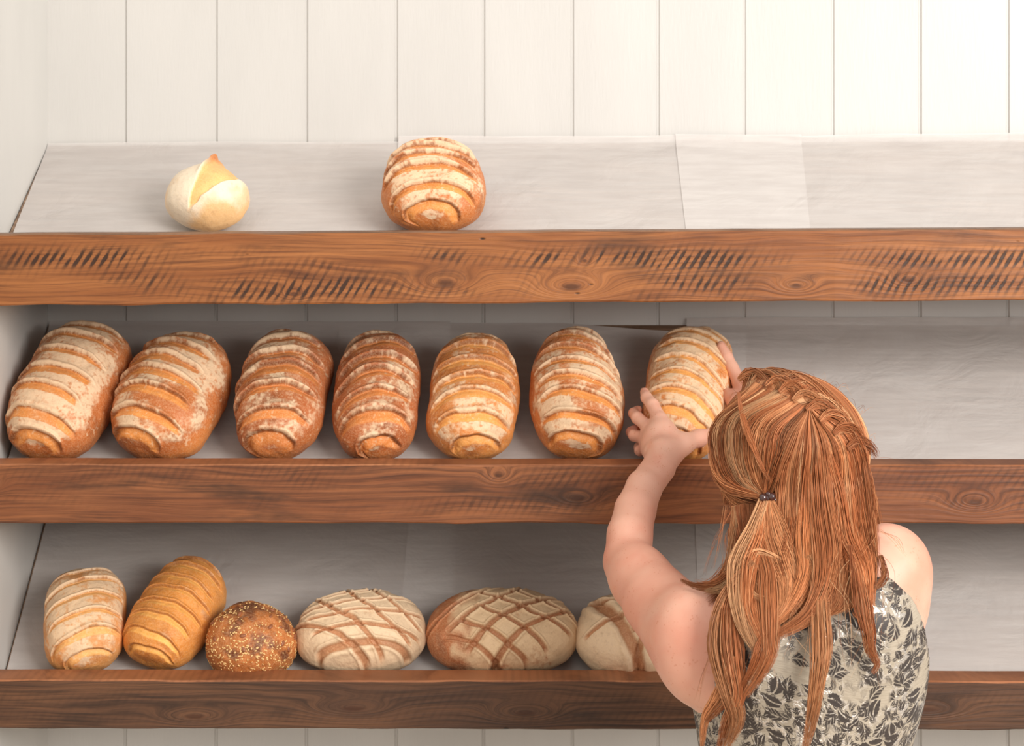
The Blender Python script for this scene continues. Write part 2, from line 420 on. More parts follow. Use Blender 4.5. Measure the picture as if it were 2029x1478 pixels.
loaf('bloomer_loaf', 'wide reddish brown loaf second from left on the middle shelf, leaning right', gm, 'mid', 334, 815, .232, .168, .130, R_(12), 31,
     bands(7, -1.08, .78, -.06, .075, -.25, 1.15, .0065, 6), T_mid, .58)
loaf('bloomer_loaf', 'dark orange loaf third from left on the middle shelf with floury stripes', gm, 'mid', 556, 815, .243, .145, .130, R_(4), 41,
     bands(7, -1.10, .84, .07, .085, -.1, 1.3, .007, 7), T_dark, .42)
loaf('bloomer_loaf', 'darkest slashed loaf, fourth from left on the middle shelf', gm, 'mid', 745, 815, .238, .134, .125, R_(1), 51,
     bands(7, -1.12, .84, .09, .085, .0, 1.3, .007, 8), T_dark, .36)
loaf('bloomer_loaf', 'golden loaf fifth from left on the middle shelf with pinched sides', gm, 'mid', 938, 815, .232, .148, .125, R_(2), 61,
     bands(7, -1.08, .8, .05, .07, .05, 1.3, .006, 9), T_gold, .60, waist=.04)
loaf('bloomer_loaf', 'well floured loaf sixth from left on the middle shelf, next to the loaf being held', gm, 'mid', 1143, 815, .236, .150, .130, R_(-2), 71,
     bands(8, -1.08, .8, -.08, .055, .05, 1.25, .006, 10), T_mid, .78, taper=.05)
held = loaf('bloomer_loaf', 'pale golden floured loaf held in both hands on the middle shelf', gm, 'mid', 1362, 780, .268, .142, .122, R_(13), 81,
     bands(8, -1.0, .84, -.12, .055, .15, 1.2, .004, 11), T_gold, .95, lift=.0)
loaf('bloomer_loaf', 'short pinkish floured oval loaf at the far left of the lowest shelf', 'oval loaves on the lowest shelf', 'bot', 165, 1245, .178, .130, .106, R_(-7), 91,
     bands(6, -1.05, .72, .16, .06, .1, 1.25, .004, 12), T_pale, .72, pw=2.8)
loaf('bloomer_loaf', 'golden unfloured oval loaf leaning right on the lowest shelf', 'oval loaves on the lowest shelf', 'bot', 345, 1250, .192, .124, .104, R_(20), 101,
     bands(8, -1.0, .82, .02, .05, .0, 1.25, .0045, 13), ((222, 142, 62), (244, 176, 88), (184, 104, 40)), .12)

def round_loaf(name, label, group, k, px, py, Wd, Ld, H, roll, seed, lines, tone, flour, darkside=None, star=False, n=None):
    n = CS.copy(); p = n/((np.abs(n[:,0])**2.3+np.abs(n[:,1])**2.3+np.abs(n[:,2])**2.1)**(1/2.25))[:, None]
    z = np.where(p[:,2] > 0, p[:,2]*.6, p[:,2]*.4); z = np.maximum(z, -.36)
    co = np.stack([p[:,0]*Wd/2, p[:,1]*Ld/2, z*H], 1)
    az = p[:,0]*(1.1-.1*p[:,2]); ay = p[:,1]
    lump = fbm(co*12+seed, 3)-.5; fine = fbm(co*80+seed*3, 3)-.5
    wob = (fbm(np.stack([az*2.2, ay*2.2, az*0+seed], 1), 3)-.5)*.16
    d = lump*.012+fine*.002; cutm = np.zeros(len(az))
    for (ang, off, hw, dep, a0, a1) in lines:
        c, s_ = math.cos(R_(ang)), math.sin(R_(ang)); u = az*c+ay*s_; w_ = -az*s_+ay*c
        q = np.abs(w_-off-wob-.10*u*u*np.sign(off+.001))/hw
        mk = ss(a0-.1, a0, u)*(1-ss(a1, a1+.1, u))*ss(-.25, .1, p[:,2]); c_ = (1-ss(.55, 1.1, q))*mk
        cutm = np.maximum(cutm, c_); d -= dep*c_; d += dep*.45*np.exp(-((q-1.5)/.4)**2)*mk
    nr = co*np.array([1/(Wd/2)**2, 1/(Ld/2)**2, 1/(H*.5)**2]); nr /= np.linalg.norm(nr, axis=1, keepdims=True)+1e-9
    d = d*ss(-.34, -.15, z); co2 = co+nr*d[:, None]
    crust, cut, dk, fc = [lin(c) for c in tone]
    f1 = fbm(co*42+seed*7, 4); f2 = fbm(co*200+seed, 3); f3 = fbm(co*14+seed*2, 3)
    col = crust[None]*(0.8+.5*f3[:, None]); col = col+(dk-col)*(ss(.5, .8, f1)*.6)[:, None]
    fm = ss(.80-.55*flour, .98-.50*flour, f1*.5+f2*.25+f3*.6)*ss(-.45, .3, p[:,2]+.25)
    if darkside:
        sd = ss(darkside[0], darkside[1], az*darkside[2]+ay*darkside[3]+(f1-.5)*.9); fm = fm*(1-.9*sd)
    fm = fm*.92
    col = col+(fc-col)*fm[:, None]
    cc = cut[None]*(.8+.45*f1[:, None]); col = col+(cc-col)*(cutm*.92)[:, None]
    o = np_mesh(name, co2, CQ, M_bread, col=np.clip(col, 0, 1)); tag(o, label, 'bread', group)
    place(o, k, px, py, H*.4, frame(k, roll)); return o
T_round = ((178, 116, 72), (184, 122, 80), (112, 66, 40), (238, 210, 174))
gr = 'round country loaves on the lowest shelf'
hat1 = [(18, .66, .045, .0035, -.9, .9), (12, .34, .04, .0035, -.9, .9), (6, .02, .045, .0035, -.8, .95), (2, -.34, .05, .004, -.7, .9), (4, -.72, .075, .005, -.7, .8),
        (-40, -.62, .05, .004, -.9, .7), (-52, -.22, .045, .0035, -.9, .9), (-52, .2, .045, .0035, -.9, .9), (-50, .6, .045, .0035, -.9, .7)]
round_loaf('country_loaf', 'pale floured round loaf scored in a diamond lattice, beside the seeded roll', gr, 'bot', 717, 1262, .205, .142, .102, R_(0), 111, hat1, T_round, .98)
hat2 = [(48, .62, .045, .004, -.8, .8), (48, .25, .045, .004, -.7, .9), (48, -.12, .05, .005, -.85, .95), (48, -.5, .045, .004, -.9, .8),
        (-36, .6, .04, .004, -.3, .9), (-36, .24, .045, .004, -.5, .9), (-36, -.12, .04, .004, -.3, .9), (-36, -.48, .04, .004, -.3, .8), (-36, -.78, .04, .003, -.3, .6)]
round_loaf('country_loaf', 'large round cross-hatched loaf with a dark baked left side', gr, 'bot', 994, 1260, .235, .148, .104, R_(0), 121, hat2,
     ((176, 96, 50), (170, 106, 66), (112, 52, 26), (226, 196, 156)), .80, darkside=(.35, .75, -1., 0.))
star = [(-62, -.38, .12, .006, -.8, .9), (30, .1, .05, .004, -.9, -.1), (20, -.3, .06, .004, -.2, .9), (70, -.2, .07, .005, -.9, .2), (-10, .3, .05, .004, -.9, .9)]
round_loaf('country_loaf', 'round floured loaf with a broad star cut, half hidden behind the raised arm', gr, 'bot', 1262, 1262, .190, .150, .105, R_(0), 131, star, T_round, .85)

# seeded roll
def seeded_roll():
    n = CSs.copy(); p = n/((np.abs(n[:,0])**2.2+np.abs(n[:,1])**2.2+np.abs(n[:,2])**2.1)**(1/2.15))[:, None]
    Wd, Ld, H = .143, .125, .108; z = np.where(p[:,2] > 0, p[:,2]*.62, p[:,2]*.38); z = np.maximum(z, -.34)
    co = np.stack([p[:,0]*Wd/2, p[:,1]*Ld/2, z*H], 1)
    d = (fbm(co*18+5, 3)-.5)*.014+(fbm(co*90, 3)-.5)*.004
    nr = co*np.array([1/(Wd/2)**2, 1/(Ld/2)**2, 1/(H/2)**2]); nr /= np.linalg.norm(nr, axis=1, keepdims=True)+1e-9
    co2 = co+nr*d[:, None]; f1 = fbm(co*50, 4); f3 = fbm(co*18+3, 3)
    col = lin((192, 112, 52))[None]*(.7+.6*f3[:, None]); col = col+(lin((112, 54, 24))-col)*ss(.48, .68, f1)[:, None]
    o = np_mesh('seeded_roll', co2, CQs, M_bread, col=np.clip(col, 0, 1))
    tag(o, 'small round brown roll covered in sesame and sunflower seeds', 'bread roll')
    place(o, 'bot', 499, 1275, H*.4, frame('bot', 0))
    rs = np.random.RandomState(3); V0 = []; Q = []
    sp, sq = cube_sphere(3); cnt = 0
    M_seed, t, b = new_mat('sesame_seed'); b.inputs['Base Color'].default_value = L4(236, 196, 132); b.inputs['Roughness'].default_value = .4
    def scatter(nm, cn, size, mat, lab, keep):
        V0 = []; Q = []; cnt = 0
        while cnt < cn:
            i = rs.randint(len(co2)); 
            if z[i] < -.2: continue
            if keep and fbm(co[i:i+1]*28+9, 2)[0]+.55*abs(p[i, 0])*0+rs.rand()*.45 < .62: continue
            nn = Vector(nr[i]); tq = nn.to_track_quat('Z', 'Y').to_matrix() @ Matrix.Rotation(rs.rand()*6.28, 3, 'Z')
            sc = size*(.8+.4*rs.rand()); pts = sp*np.array([.55, 1.0, .35])*sc*(1-.35*sp[:, 1:2]*.8)
            pts = pts @ np.array(tq).T+co2[i]+nr[i]*sc*.12
            V0.append(pts); Q.append(sq+cnt*len(sp)); cnt += 1
        s = np_mesh(nm, np.concatenate(V0), np.concatenate(Q), mat, o); s['kind'] = 'stuff'; s['label'] = lab
    scatter('sesame_topping', 1100, .0017, M_seed, 'pale cream sesame seeds', True)
    M_sun, t, b = new_mat('sunflower_seed'); b.inputs['Base Color'].default_value = L4(150, 92, 60); b.inputs['Roughness'].default_value = .5
    scatter('sunflower_seed_topping', 46, .0045, M_sun, 'flat brown sunflower seeds', False)
seeded_roll()

# small pale roll with one open cut and a pointed ear
def ear_roll():
    n = CS.copy(); p = n/((np.abs(n[:,0])**2.0+np.abs(n[:,1])**2.0+np.abs(n[:,2])**2.0)**(1/2.0))[:, None]
    Wd, Ld, H = .130, .122, .098; s = p[:,1]
    z = np.where(p[:,2] > 0, p[:,2]*.6, p[:,2]*.4); z = np.maximum(z, -.35)
    nar = 1-.12*ss(.35, 1.0, s)-.10*ss(-.4, -1, s)
    co = np.stack([p[:,0]*Wd/2*nar, s*Ld/2+.012*ss(.9, 1, s), z*H], 1)
    # wedge of opened crumb running from the tip down to the left
    t = np.clip((np.minimum(s, s-.55*(1-p[:,2])+.35)+.92)/1.55, 0, 1); edge_l = p[:,0]-(-.34+.30*t); edge_r = (-.30+.95*np.clip(t, 0, 1)**.8*1.35)-p[:,0]
    w_ = (fbm(co*60+3, 3)-.5)*.14
    wedge = ss(-.02, .05, edge_l+w_)*ss(-.02, .05, edge_r+w_)*ss(.02, .12, t)*ss(-.1, .2, p[:,2])
    d = (fbm(co*14+8, 3)-.5)*.010+(fbm(co*90, 2)-.5)*.001-wedge*.0035
    earl = np.exp(-((p[:,0]-(-.36+.30*t))/.07)**2)*ss(-.2, .6, s)*ss(0, .3, p[:,2]); d += earl*.007
    tip = np.exp(-(((p[:,0]+.02)/.26)**2+((s-.93)/.14)**2))*ss(-.3, .2, p[:,2])
    nr = co*np.array([1/(Wd/2)**2, 1/(Ld/2)**2, 1/(H/2)**2]); nr /= np.linalg.norm(nr, axis=1, keepdims=True)+1e-9
    d = d*ss(-.34, -.15, z); co2 = co+nr*d[:, None]+np.array([0, .006, .008])*tip[:, None]
    f1 = fbm(co*42+7, 4); f2 = fbm(co*200, 3); f3 = fbm(co*16+2, 3)
    fc, gold, org = lin((244, 226, 200)), lin((238, 184, 116)), lin((204, 120, 56))
    col = np.repeat(fc[None], len(co), 0)*(.94+.1*f1[:, None])
    low = ss(-.35, -.75, s*.6-p[:,2]*.0+p[:,0]*-.35-.1+(f1-.5)*.8)
    low = np.maximum(low, ss(.75, .98, np.abs(p[:,0])+(f1-.5)*.5)*.7)
    col = col+(gold*(.7+.5*f3[:, None])-col)*(low*.85)[:, None]
    col = col+(gold*(.8+.45*f1[:, None])-col)*wedge[:, None]
    col = col+(org-col)*(np.clip(earl*.6*ss(.2, .7, s)+tip*.9, 0, 1))[:, None]
    o = np_mesh('ear_roll', co2, CQ, M_bread, col=np.clip(col, 0, 1))
    o.name = 'bread_roll'; tag(o, 'small pale floured roll with one open cut and browned tip, on the top shelf', 'bread roll')
    place(o, 'top', 413, 394, H*.42, frame('top', R_(6), pitch=R_(14)))
ear_roll()
# ------------------------------------------------------------------ person: one continuous body grown from a distance field
class Field:
    def __init__(s, lo, hi, h):
        s.lo = np.array(lo, np.float32); s.h = h; s.n = np.ceil((np.array(hi)-s.lo)/h).astype(int)+1
        s.f = np.full(s.n, .2, np.float32)
    def sub(s, lo, hi):
        a = np.clip(((np.array(lo)-s.lo)/s.h).astype(int)-1, 0, s.n-1); b = np.clip(((np.array(hi)-s.lo)/s.h).astype(int)+2, 1, s.n)
        g = [(s.lo[i]+s.h*np.arange(a[i], b[i])).astype(np.float32) for i in range(3)]
        X = np.stack(np.meshgrid(*g, indexing='ij'), -1); return tuple(slice(a[i], b[i]) for i in range(3)), X
    def put(s, sl, d, k, cut=False):
        f = s.f[sl]
        if cut:
            d = -d
            if k > 0: h = np.maximum(k-np.abs(f-d), 0)/k; s.f[sl] = np.maximum(f, d)+h*h*k*.25
            else: s.f[sl] = np.maximum(f, d)
        else:
            h = np.maximum(k-np.abs(f-d), 0)/k; s.f[sl] = np.minimum(f, d)-h*h*k*.25
    def cap(s, a, b, ra, rb, k=.01, cut=False, flat=None):
        a = np.array(a, np.float32); b = np.array(b, np.float32); m = max(ra, rb)+k+2*s.h
        if s.n.prod() == 0: return
        sl, X = s.sub(np.minimum(a, b)-m, np.maximum(a, b)+m)
        if X.size == 0: return
        ab = b-a; t = np.clip(((X-a)@ab)/(ab@ab+1e-12), 0, 1); d = np.linalg.norm(X-a-t[..., None]*ab, axis=-1)-(ra+(rb-ra)*t)
        s.put(sl, d, k, cut)
    def ell(s, c, r, k=.01, R=None, cut=False):
        c = np.array(c, np.float32); r = np.array(r, np.float32); m = r.max()+k+2*s.h
        sl, X = s.sub(c-m, c+m); Y = X-c
        if X.size == 0: return
        if R is not None: Y = Y@np.array(R, np.float32)     # columns of R are the local axes
        q = np.linalg.norm(Y/r, axis=-1); g = np.linalg.norm(Y/(r*r), axis=-1)+1e-9
        s.put(sl, q*(q-1)/g, k, cut)
    def mesh(s):
        f = s.f; ins = f < 0; n = s.n
        c = [ins[i:n[0]-1+i, j:n[1]-1+j, k:n[2]-1+k] for i in (0, 1) for j in (0, 1) for k in (0, 1)]
        sm = sum(x.astype(np.uint8) for x in c); act = (sm > 0) & (sm < 8)
        idx = np.argwhere(act); vid = np.full(act.shape, -1, np.int32); vid[act] = np.arange(len(idx))
        cor = np.array([(i, j, k) for i in (0, 1) for j in (0, 1) for k in (0, 1)])
        val = np.stack([f[idx[:,0]+c_[0], idx[:,1]+c_[1], idx[:,2]+c_[2]] for c_ in cor], 1)
        acc = np.zeros((len(idx), 3)); cnt = np.zeros(len(idx))
        for a in range(8):
            for b in range(a+1, 8):
                if np.abs(cor[a]-cor[b]).sum() != 1: continue
                m = (val[:, a] < 0) != (val[:, b] < 0); t = val[:, a]/(val[:, a]-val[:, b]+1e-12)
                p = cor[a]+np.clip(t, 0, 1)[:, None]*(cor[b]-cor[a]); acc[m] += p[m]; cnt[m] += 1
        v = (idx+acc/cnt[:, None])*s.h+s.lo; Q = []
        for ax in range(3):
            o1, o2 = [(1, 2), (2, 0), (0, 1)][ax]; e = np.zeros(3, int); e[ax] = 1
            a = ins[tuple(slice(0, n[i]-e[i]) for i in range(3))]; b = ins[tuple(slice(e[i], None) for i in range(3))]
            ed = np.argwhere(a != b); ok = (ed[:, o1] > 0) & (ed[:, o2] > 0) & (ed[:, o1] < n[o1]-1) & (ed[:, o2] < n[o2]-1); ed = ed[ok]
            fl = a[ed[:,0], ed[:,1], ed[:,2]]
            def g(d1, d2):
                q = ed.copy(); q[:, o1] -= d1; q[:, o2] -= d2; return vid[q[:,0], q[:,1], q[:,2]]
            q = np.stack([g(1, 1), g(0, 1), g(0, 0), g(1, 0)], 1); q[~fl] = q[~fl][:, ::-1]; Q.append(q)
        q = np.concatenate(Q); q = q[(q >= 0).all(1)]; return v, q
def smooth_verts(v, q, it=2):
    e = np.concatenate([q[:, [0, 1]], q[:, [1, 2]], q[:, [2, 3]], q[:, [3, 0]]]); e = np.concatenate([e, e[:, ::-1]])
    deg = np.bincount(e[:, 0], minlength=len(v))[:, None]+1e-9
    for _ in range(it):
        a = np.stack([np.bincount(e[:, 0], weights=v[e[:, 1], i], minlength=len(v)) for i in range(3)], 1)/deg
        v = v*.4+a*.6
    return v

HC = P(1568, 893, 2.535)                                   # middle of the skull
yaw, pit, rol = R_(37), R_(20), R_(4)
RH = np.array(Matrix.Rotation(yaw, 3, 'Z') @ Matrix.Rotation(-pit, 3, 'X') @ Matrix.Rotation(rol, 3, 'Y'))  # columns: right, face forward, up
def HP(x, y, z): return HC+RH@np.array([x, y, z])
L_sh, L_el, L_wr = P(1378, 1262, 2.42), P(1245, 1112, 2.62), P(1306, 925, 2.765)
R_sh, R_el, R_wr = P(1760, 1126, 2.42), P(1680, 1075, 2.67), P(1490, 812, 2.90)
TC = np.array([.386, -.385, 0.])
def tc(dx, dy, z): return (TC[0]+dx, TC[1]+dy, z)
def torso(F, g, k=.035):
    F.ell(tc(.0, 0, 1.235), (.150+g, .098+g, .165), k)
    F.ell(tc(-.005, .012, 1.12), (.128+g, .086+g, .16), k)
    F.cap(L_sh+np.array([.045, .01, -.01]), R_sh+np.array([-.045, .01, -.03]), .052+g, .05+g, k)
    F.ell(tc(.055, -.045, 1.31), (.07+g, .055+g, .085), k)      # shoulder blades
    F.ell(tc(-.06, -.045, 1.28), (.07+g, .055+g, .085), k)
    F.ell(tc(.05, .062, 1.22), (.055+g, .055+g, .055+g), .02); F.ell(tc(-.05, .062, 1.21), (.055+g, .055+g, .055+g), .02)
    F.ell(tc(-.005, .0, .90), (.165+g, .118+g, .15), .06)
def hand(F, wrist, fwd, back, lens, pose, side):
    """fwd: wrist to middle knuckle, back: out of the back of the hand, side: towards the thumb (+1/-1 along cross)"""
    f = np.array(fwd, float); f /= np.linalg.norm(f); b = np.array(back, float); b -= f*(b@f); b /= np.linalg.norm(b)
    r = np.cross(f, b)*side
    W = wrist
    pts = lambda x, y, z: W+r*x+f*y+b*z
    F.cap(W, pts(.0, .030, 0), .0225, .024, .012)
    for x, l in ((.026, .078), (.009, .082), (-.009, .078), (-.025, .070)):
        F.cap(pts(x*.55, .018, 0), pts(x, l, .002), .016, .0115, .012)
    for i, (x, l) in enumerate(((.026, .078), (.009, .082), (-.009, .078), (-.025, .070))):
        p = pts(x, l-.004, .002); ang = 0; spread, c1, c2, c3 = pose[i]; L1, L2, L3 = lens[i]
        d0 = f*math.cos(spread)+r*math.sin(spread); rad = [.0098, .0092, .0084, .0072] if i < 3 else [.0086, .008, .0074, .0064]
        for L_, c, ra, rb in ((L1, c1, rad[0], rad[1]), (L2, c2, rad[1], rad[2]), (L3, c3, rad[2], rad[3])):
            ang += c; d = d0*math.cos(ang)-b*math.sin(ang); q = p+d*L_
            F.cap(p, q, ra, rb, .0035); p = q
    th = pose[4]; p = pts(.018, .012, -.004)
    for j, (dx, dy, dz, L_) in enumerate(th):
        d = r*dx+f*dy+b*dz; d /= np.linalg.norm(d); q = p+d*L_
        F.cap(p, q, (.0165, .0125, .0108)[j], (.0128, .0108, .0082)[j], (.014, .006, .005)[j]); p = q
def chain(F, pts, rs, k=.0035):
    for i in range(len(pts)-1): F.cap(pts[i], pts[i+1], rs[i], rs[i+1], k)

def build_body():
    F = Field((.10, -.68, -.002), (.63, .34, 1.64), .0031)
    torso(F, 0)
    # legs and feet
    for sx in (-1, 1):
        F.cap(tc(sx*.08, 0, .84), tc(sx*.075, .01, .48), .082, .052, .03); F.cap(tc(sx*.075, .01, .48), tc(sx*.07, -.01, .10), .05, .033, .03)
        F.ell(tc(sx*.075, -.02, .36), (.052, .055, .10), .03)
        F.cap(tc(sx*.07, -.02, .045), tc(sx*.085, .13, .022), .038, .024, .02); F.cap(tc(sx*.07, -.01, .10), tc(sx*.07, -.02, .045), .033, .036, .02)
    # neck
    F.cap(tc(.0, .005, 1.33), HP(0, -.03, -.075), .058, .05, .05)
    # head
    F.ell(HP(0, -.005, .010), (.070, .090, .082), .01, RH); F.ell(HP(0, .035, -.055), (.056, .056, .066), .03, RH)
    F.ell(HP(0, .068, -.098), (.024, .022, .018), .025, RH)
    for sx in (-1, 1):
        F.ell(HP(sx*.050, .060, -.032), (.024, .024, .026), .025, RH)             # cheek
        F.ell(HP(sx*.031, .098, .0), (.017, .012, .011), .012, RH, cut=True)     # eye socket
        F.ell(HP(sx*.031, .082, .0), (.0125, .0125, .0125), .002, RH)            # eyeball
        F.cap(HP(sx*.012, .094, .016), HP(sx*.045, .084, .016), .006, .005, .008)  # brow
        F.ell(HP(sx*.074, -.002, -.012), (.007, .018, .030), .005, RH); F.ell(HP(sx*.083, .004, -.010), (.006, .009, .016), .004, RH, cut=True)
    chain(F, [HP(0, .093, .008), HP(0, .108, -.020), HP(0, .112, -.030)], [.006, .008, .010], .008)
    for sx in (-1, 1): F.ell(HP(sx*.010, .103, -.033), (.007, .008, .006), .005, RH)
    F.cap(HP(-.018, .088, -.060), HP(.018, .088, -.060), .0055, .0055, .006); F.cap(HP(-.015, .087, -.070), HP(.015, .087, -.070), .006, .006, .005)
    F.cap(HP(-.022, .100, -.065), HP(.022, .100, -.065), .0016, .0016, .003, cut=True)
    # left arm (towards the picture's left)
    F.ell(L_sh+np.array([.0, .0, .002]), (.056, .058, .062), .03)
    F.cap(L_sh, L_el, .051, .035, .03)
    F.cap(P(1385, 1310, 2.41), P(1290, 1200, 2.52), .040, .034, .03)              # back of the upper arm
    F.cap(P(1392, 1330, 2.41), P(1440, 1330, 2.42), .040, .05, .03)
    chain(F, [L_el, P(1248, 1060, 2.648), P(1259, 1010, 2.69), P(1276, 966, 2.725), P(1292, 944, 2.747), L_wr], [.0345, .0322, .0296, .0262, .0240, .0222], .005)
    F.ell(P(1264, 1150, 2.58), (.034, .04, .038), .03)
    # left hand, cupped round the side of the loaf
    W = L_wr; k = .004
    q = lambda a, b, D: P(a, b, D)
    F.cap(W, q(1312, 895, 2.785), .0225, .0225, .012)
    kn = [q(1308, 832, 2.838), q(1288, 848, 2.848), q(1282, 868, 2.852), q(1283, 888, 2.848)]
    base = [q(1328, 885, 2.800), q(1314, 888, 2.800), q(1304, 893, 2.800), q(1298, 900, 2.797)]
    for a, b in zip(base, kn): F.cap(a, b, .0165, .0125, .012)
    F.ell(q(1312, 872, 2.822), (.027, .022, .030), .012)
    chain(F, [kn[0], q(1293, 802, 2.868), q(1281, 788, 2.890), q(1277, 776, 2.908)], [.0112, .0100, .0090, .0074], k)
    chain(F, [kn[1], q(1263, 828, 2.878), q(1256, 819, 2.905), q(1264, 812, 2.925)], [.0105, .0096, .0088, .0074], k)
    chain(F, [kn[2], q(1257, 863, 2.880), q(1251, 856, 2.905), q(1262, 848, 2.925)], [.0100, .0092, .0084, .0070], k)
    chain(F, [kn[3], q(1268, 893, 2.872), q(1266, 886, 2.894), q(1274, 878, 2.910)], [.0092, .0084, .0076, .0064], k)
    chain(F, [q(1325, 905, 2.788), q(1352, 880, 2.812), q(1385, 868, 2.838), q(1410, 857, 2.856)], [.0190, .0150, .0118, .0080], .012)
    # right arm, reaching behind the head
    F.ell(R_sh, (.049, .054, .053), .03); F.ell(P(1772, 1190, 2.435), (.044, .045, .05), .03); F.cap(R_sh, R_el, .050, .037, .025)
    m = R_el*.6+R_wr*.4; F.cap(R_el, m, .036, .034, .02); F.cap(m, R_wr, .034, .022, .02)
    kn = [q(1466, 758, 2.955), q(1474, 766, 2.965), q(1478, 782, 2.970), q(1478, 800, 2.968)]
    for a in kn: F.cap(R_wr, a, .019, .0125, .012)
    chain(F, [kn[0], q(1450, 728, 2.975), q(1440, 706, 2.985), q(1429, 684, 2.992)], [.0118, .0105, .0096, .0076], k)
    chain(F, [kn[1], q(1460, 745, 3.000), q(1452, 730, 3.025), q(1442, 722, 3.045)], [.0105, .0096, .0088, .0074], k)
    chain(F, [kn[2], q(1466, 770, 3.005), q(1458, 758, 3.030), q(1448, 752, 3.048)], [.0100, .0092, .0084, .0070], k)
    chain(F, [kn[3], q(1470, 800, 3.000), q(1462, 794, 3.020), q(1454, 788, 3.035)], [.0092, .0084, .0076, .0064], k)
    chain(F, [R_wr, q(1462, 800, 2.905), q(1450, 790, 2.925), q(1440, 778, 2.940)], [.0180, .0140, .0112, .0080], .010)
    v, q_ = F.mesh(); return smooth_verts(v, q_, 1), q_

def mat_skin():
    m, t, b = new_mat('skin'); x, y, z = obj_xyz(); p = vec(x, y, z)
    base = mixc(sstep(noise(p, 9, 3), .35, .7), L4(230, 178, 154), L4(220, 154, 130))
    pk = sstep(noise(p, 26, 3), .5, .75); base = mixc(pk*.22, base, L4(218, 130, 104))
    vo = node('ShaderNodeTexVoronoi'); link(p, vo.inputs['Vector']); vo.inputs['Scale'].default_value = 210.0
    fr = sstep(N(vo.outputs['Distance']), .12, .34, 1, 0)*sstep(noise(p, 60, 2), .5, .62)
    base = mixc(fr*.42, base, L4(196, 112, 72))
    link(base, b.inputs['Base Color']); b.inputs['Roughness'].default_value = .45
    b.inputs['Subsurface Weight'].default_value = .18; b.inputs['Subsurface Radius'].default_value = (.012, .005, .003); b.inputs['Subsurface Scale'].default_value = .6
    bump(noise(p, 500, 3), .12, .001, b); return m
bv, bq = build_body()
person = np_mesh('person', bv, bq, mat_skin())
tag(person, 'person with long red hair in a sleeveless floral dress, seen from behind, holding a loaf', 'person')

# ---- dress
def build_dress():
    F = Field((.10, -.68, .40), (.66, -.10, 1.46), .0034); torso(F, .0055)
    F.ell(P(1768, 1220, 2.425), (.046, .052, .085), .03)
    F.cap(tc(-.005, 0, .88), tc(-.005, 0, .46), .150, .215, .06)
    F.cap(tc(-.005, -.06, .46), tc(-.005, .06, .30), .3, .3, .0, cut=True) if False else None
    # armholes, neckline, hem
    g = [(F.lo[i]+F.h*np.arange(F.n[i])).astype(np.float32) for i in range(3)]; X, Y, Zg = np.meshgrid(*g, indexing='ij')
    def plane(p0, n, mask):
        n = np.array(n, float); n /= np.linalg.norm(n); d = ((X-p0[0])*n[0]+(Y-p0[1])*n[1]+(Zg-p0[2])*n[2]).astype(np.float32)
        F.f = np.where(mask, np.maximum(F.f, d), F.f)
    plane(P(1792, 1195, 2.38), (.62, .55, .42), (X > .44) & (Zg > 1.16))
    plane(P(1424, 1270, 2.36), (-.95, .35, .12), (X < .34) & (Zg > 1.20))
    plane((0, 0, 1.375), (0, 0, 1), X > -9)
    Z = F.lo[2]+F.h*np.arange(F.n[2]); F.f = np.maximum(F.f, (.47-Z)[None, None, :].astype(np.float32))
    v, q = F.mesh(); return smooth_verts(v, q, 1), q
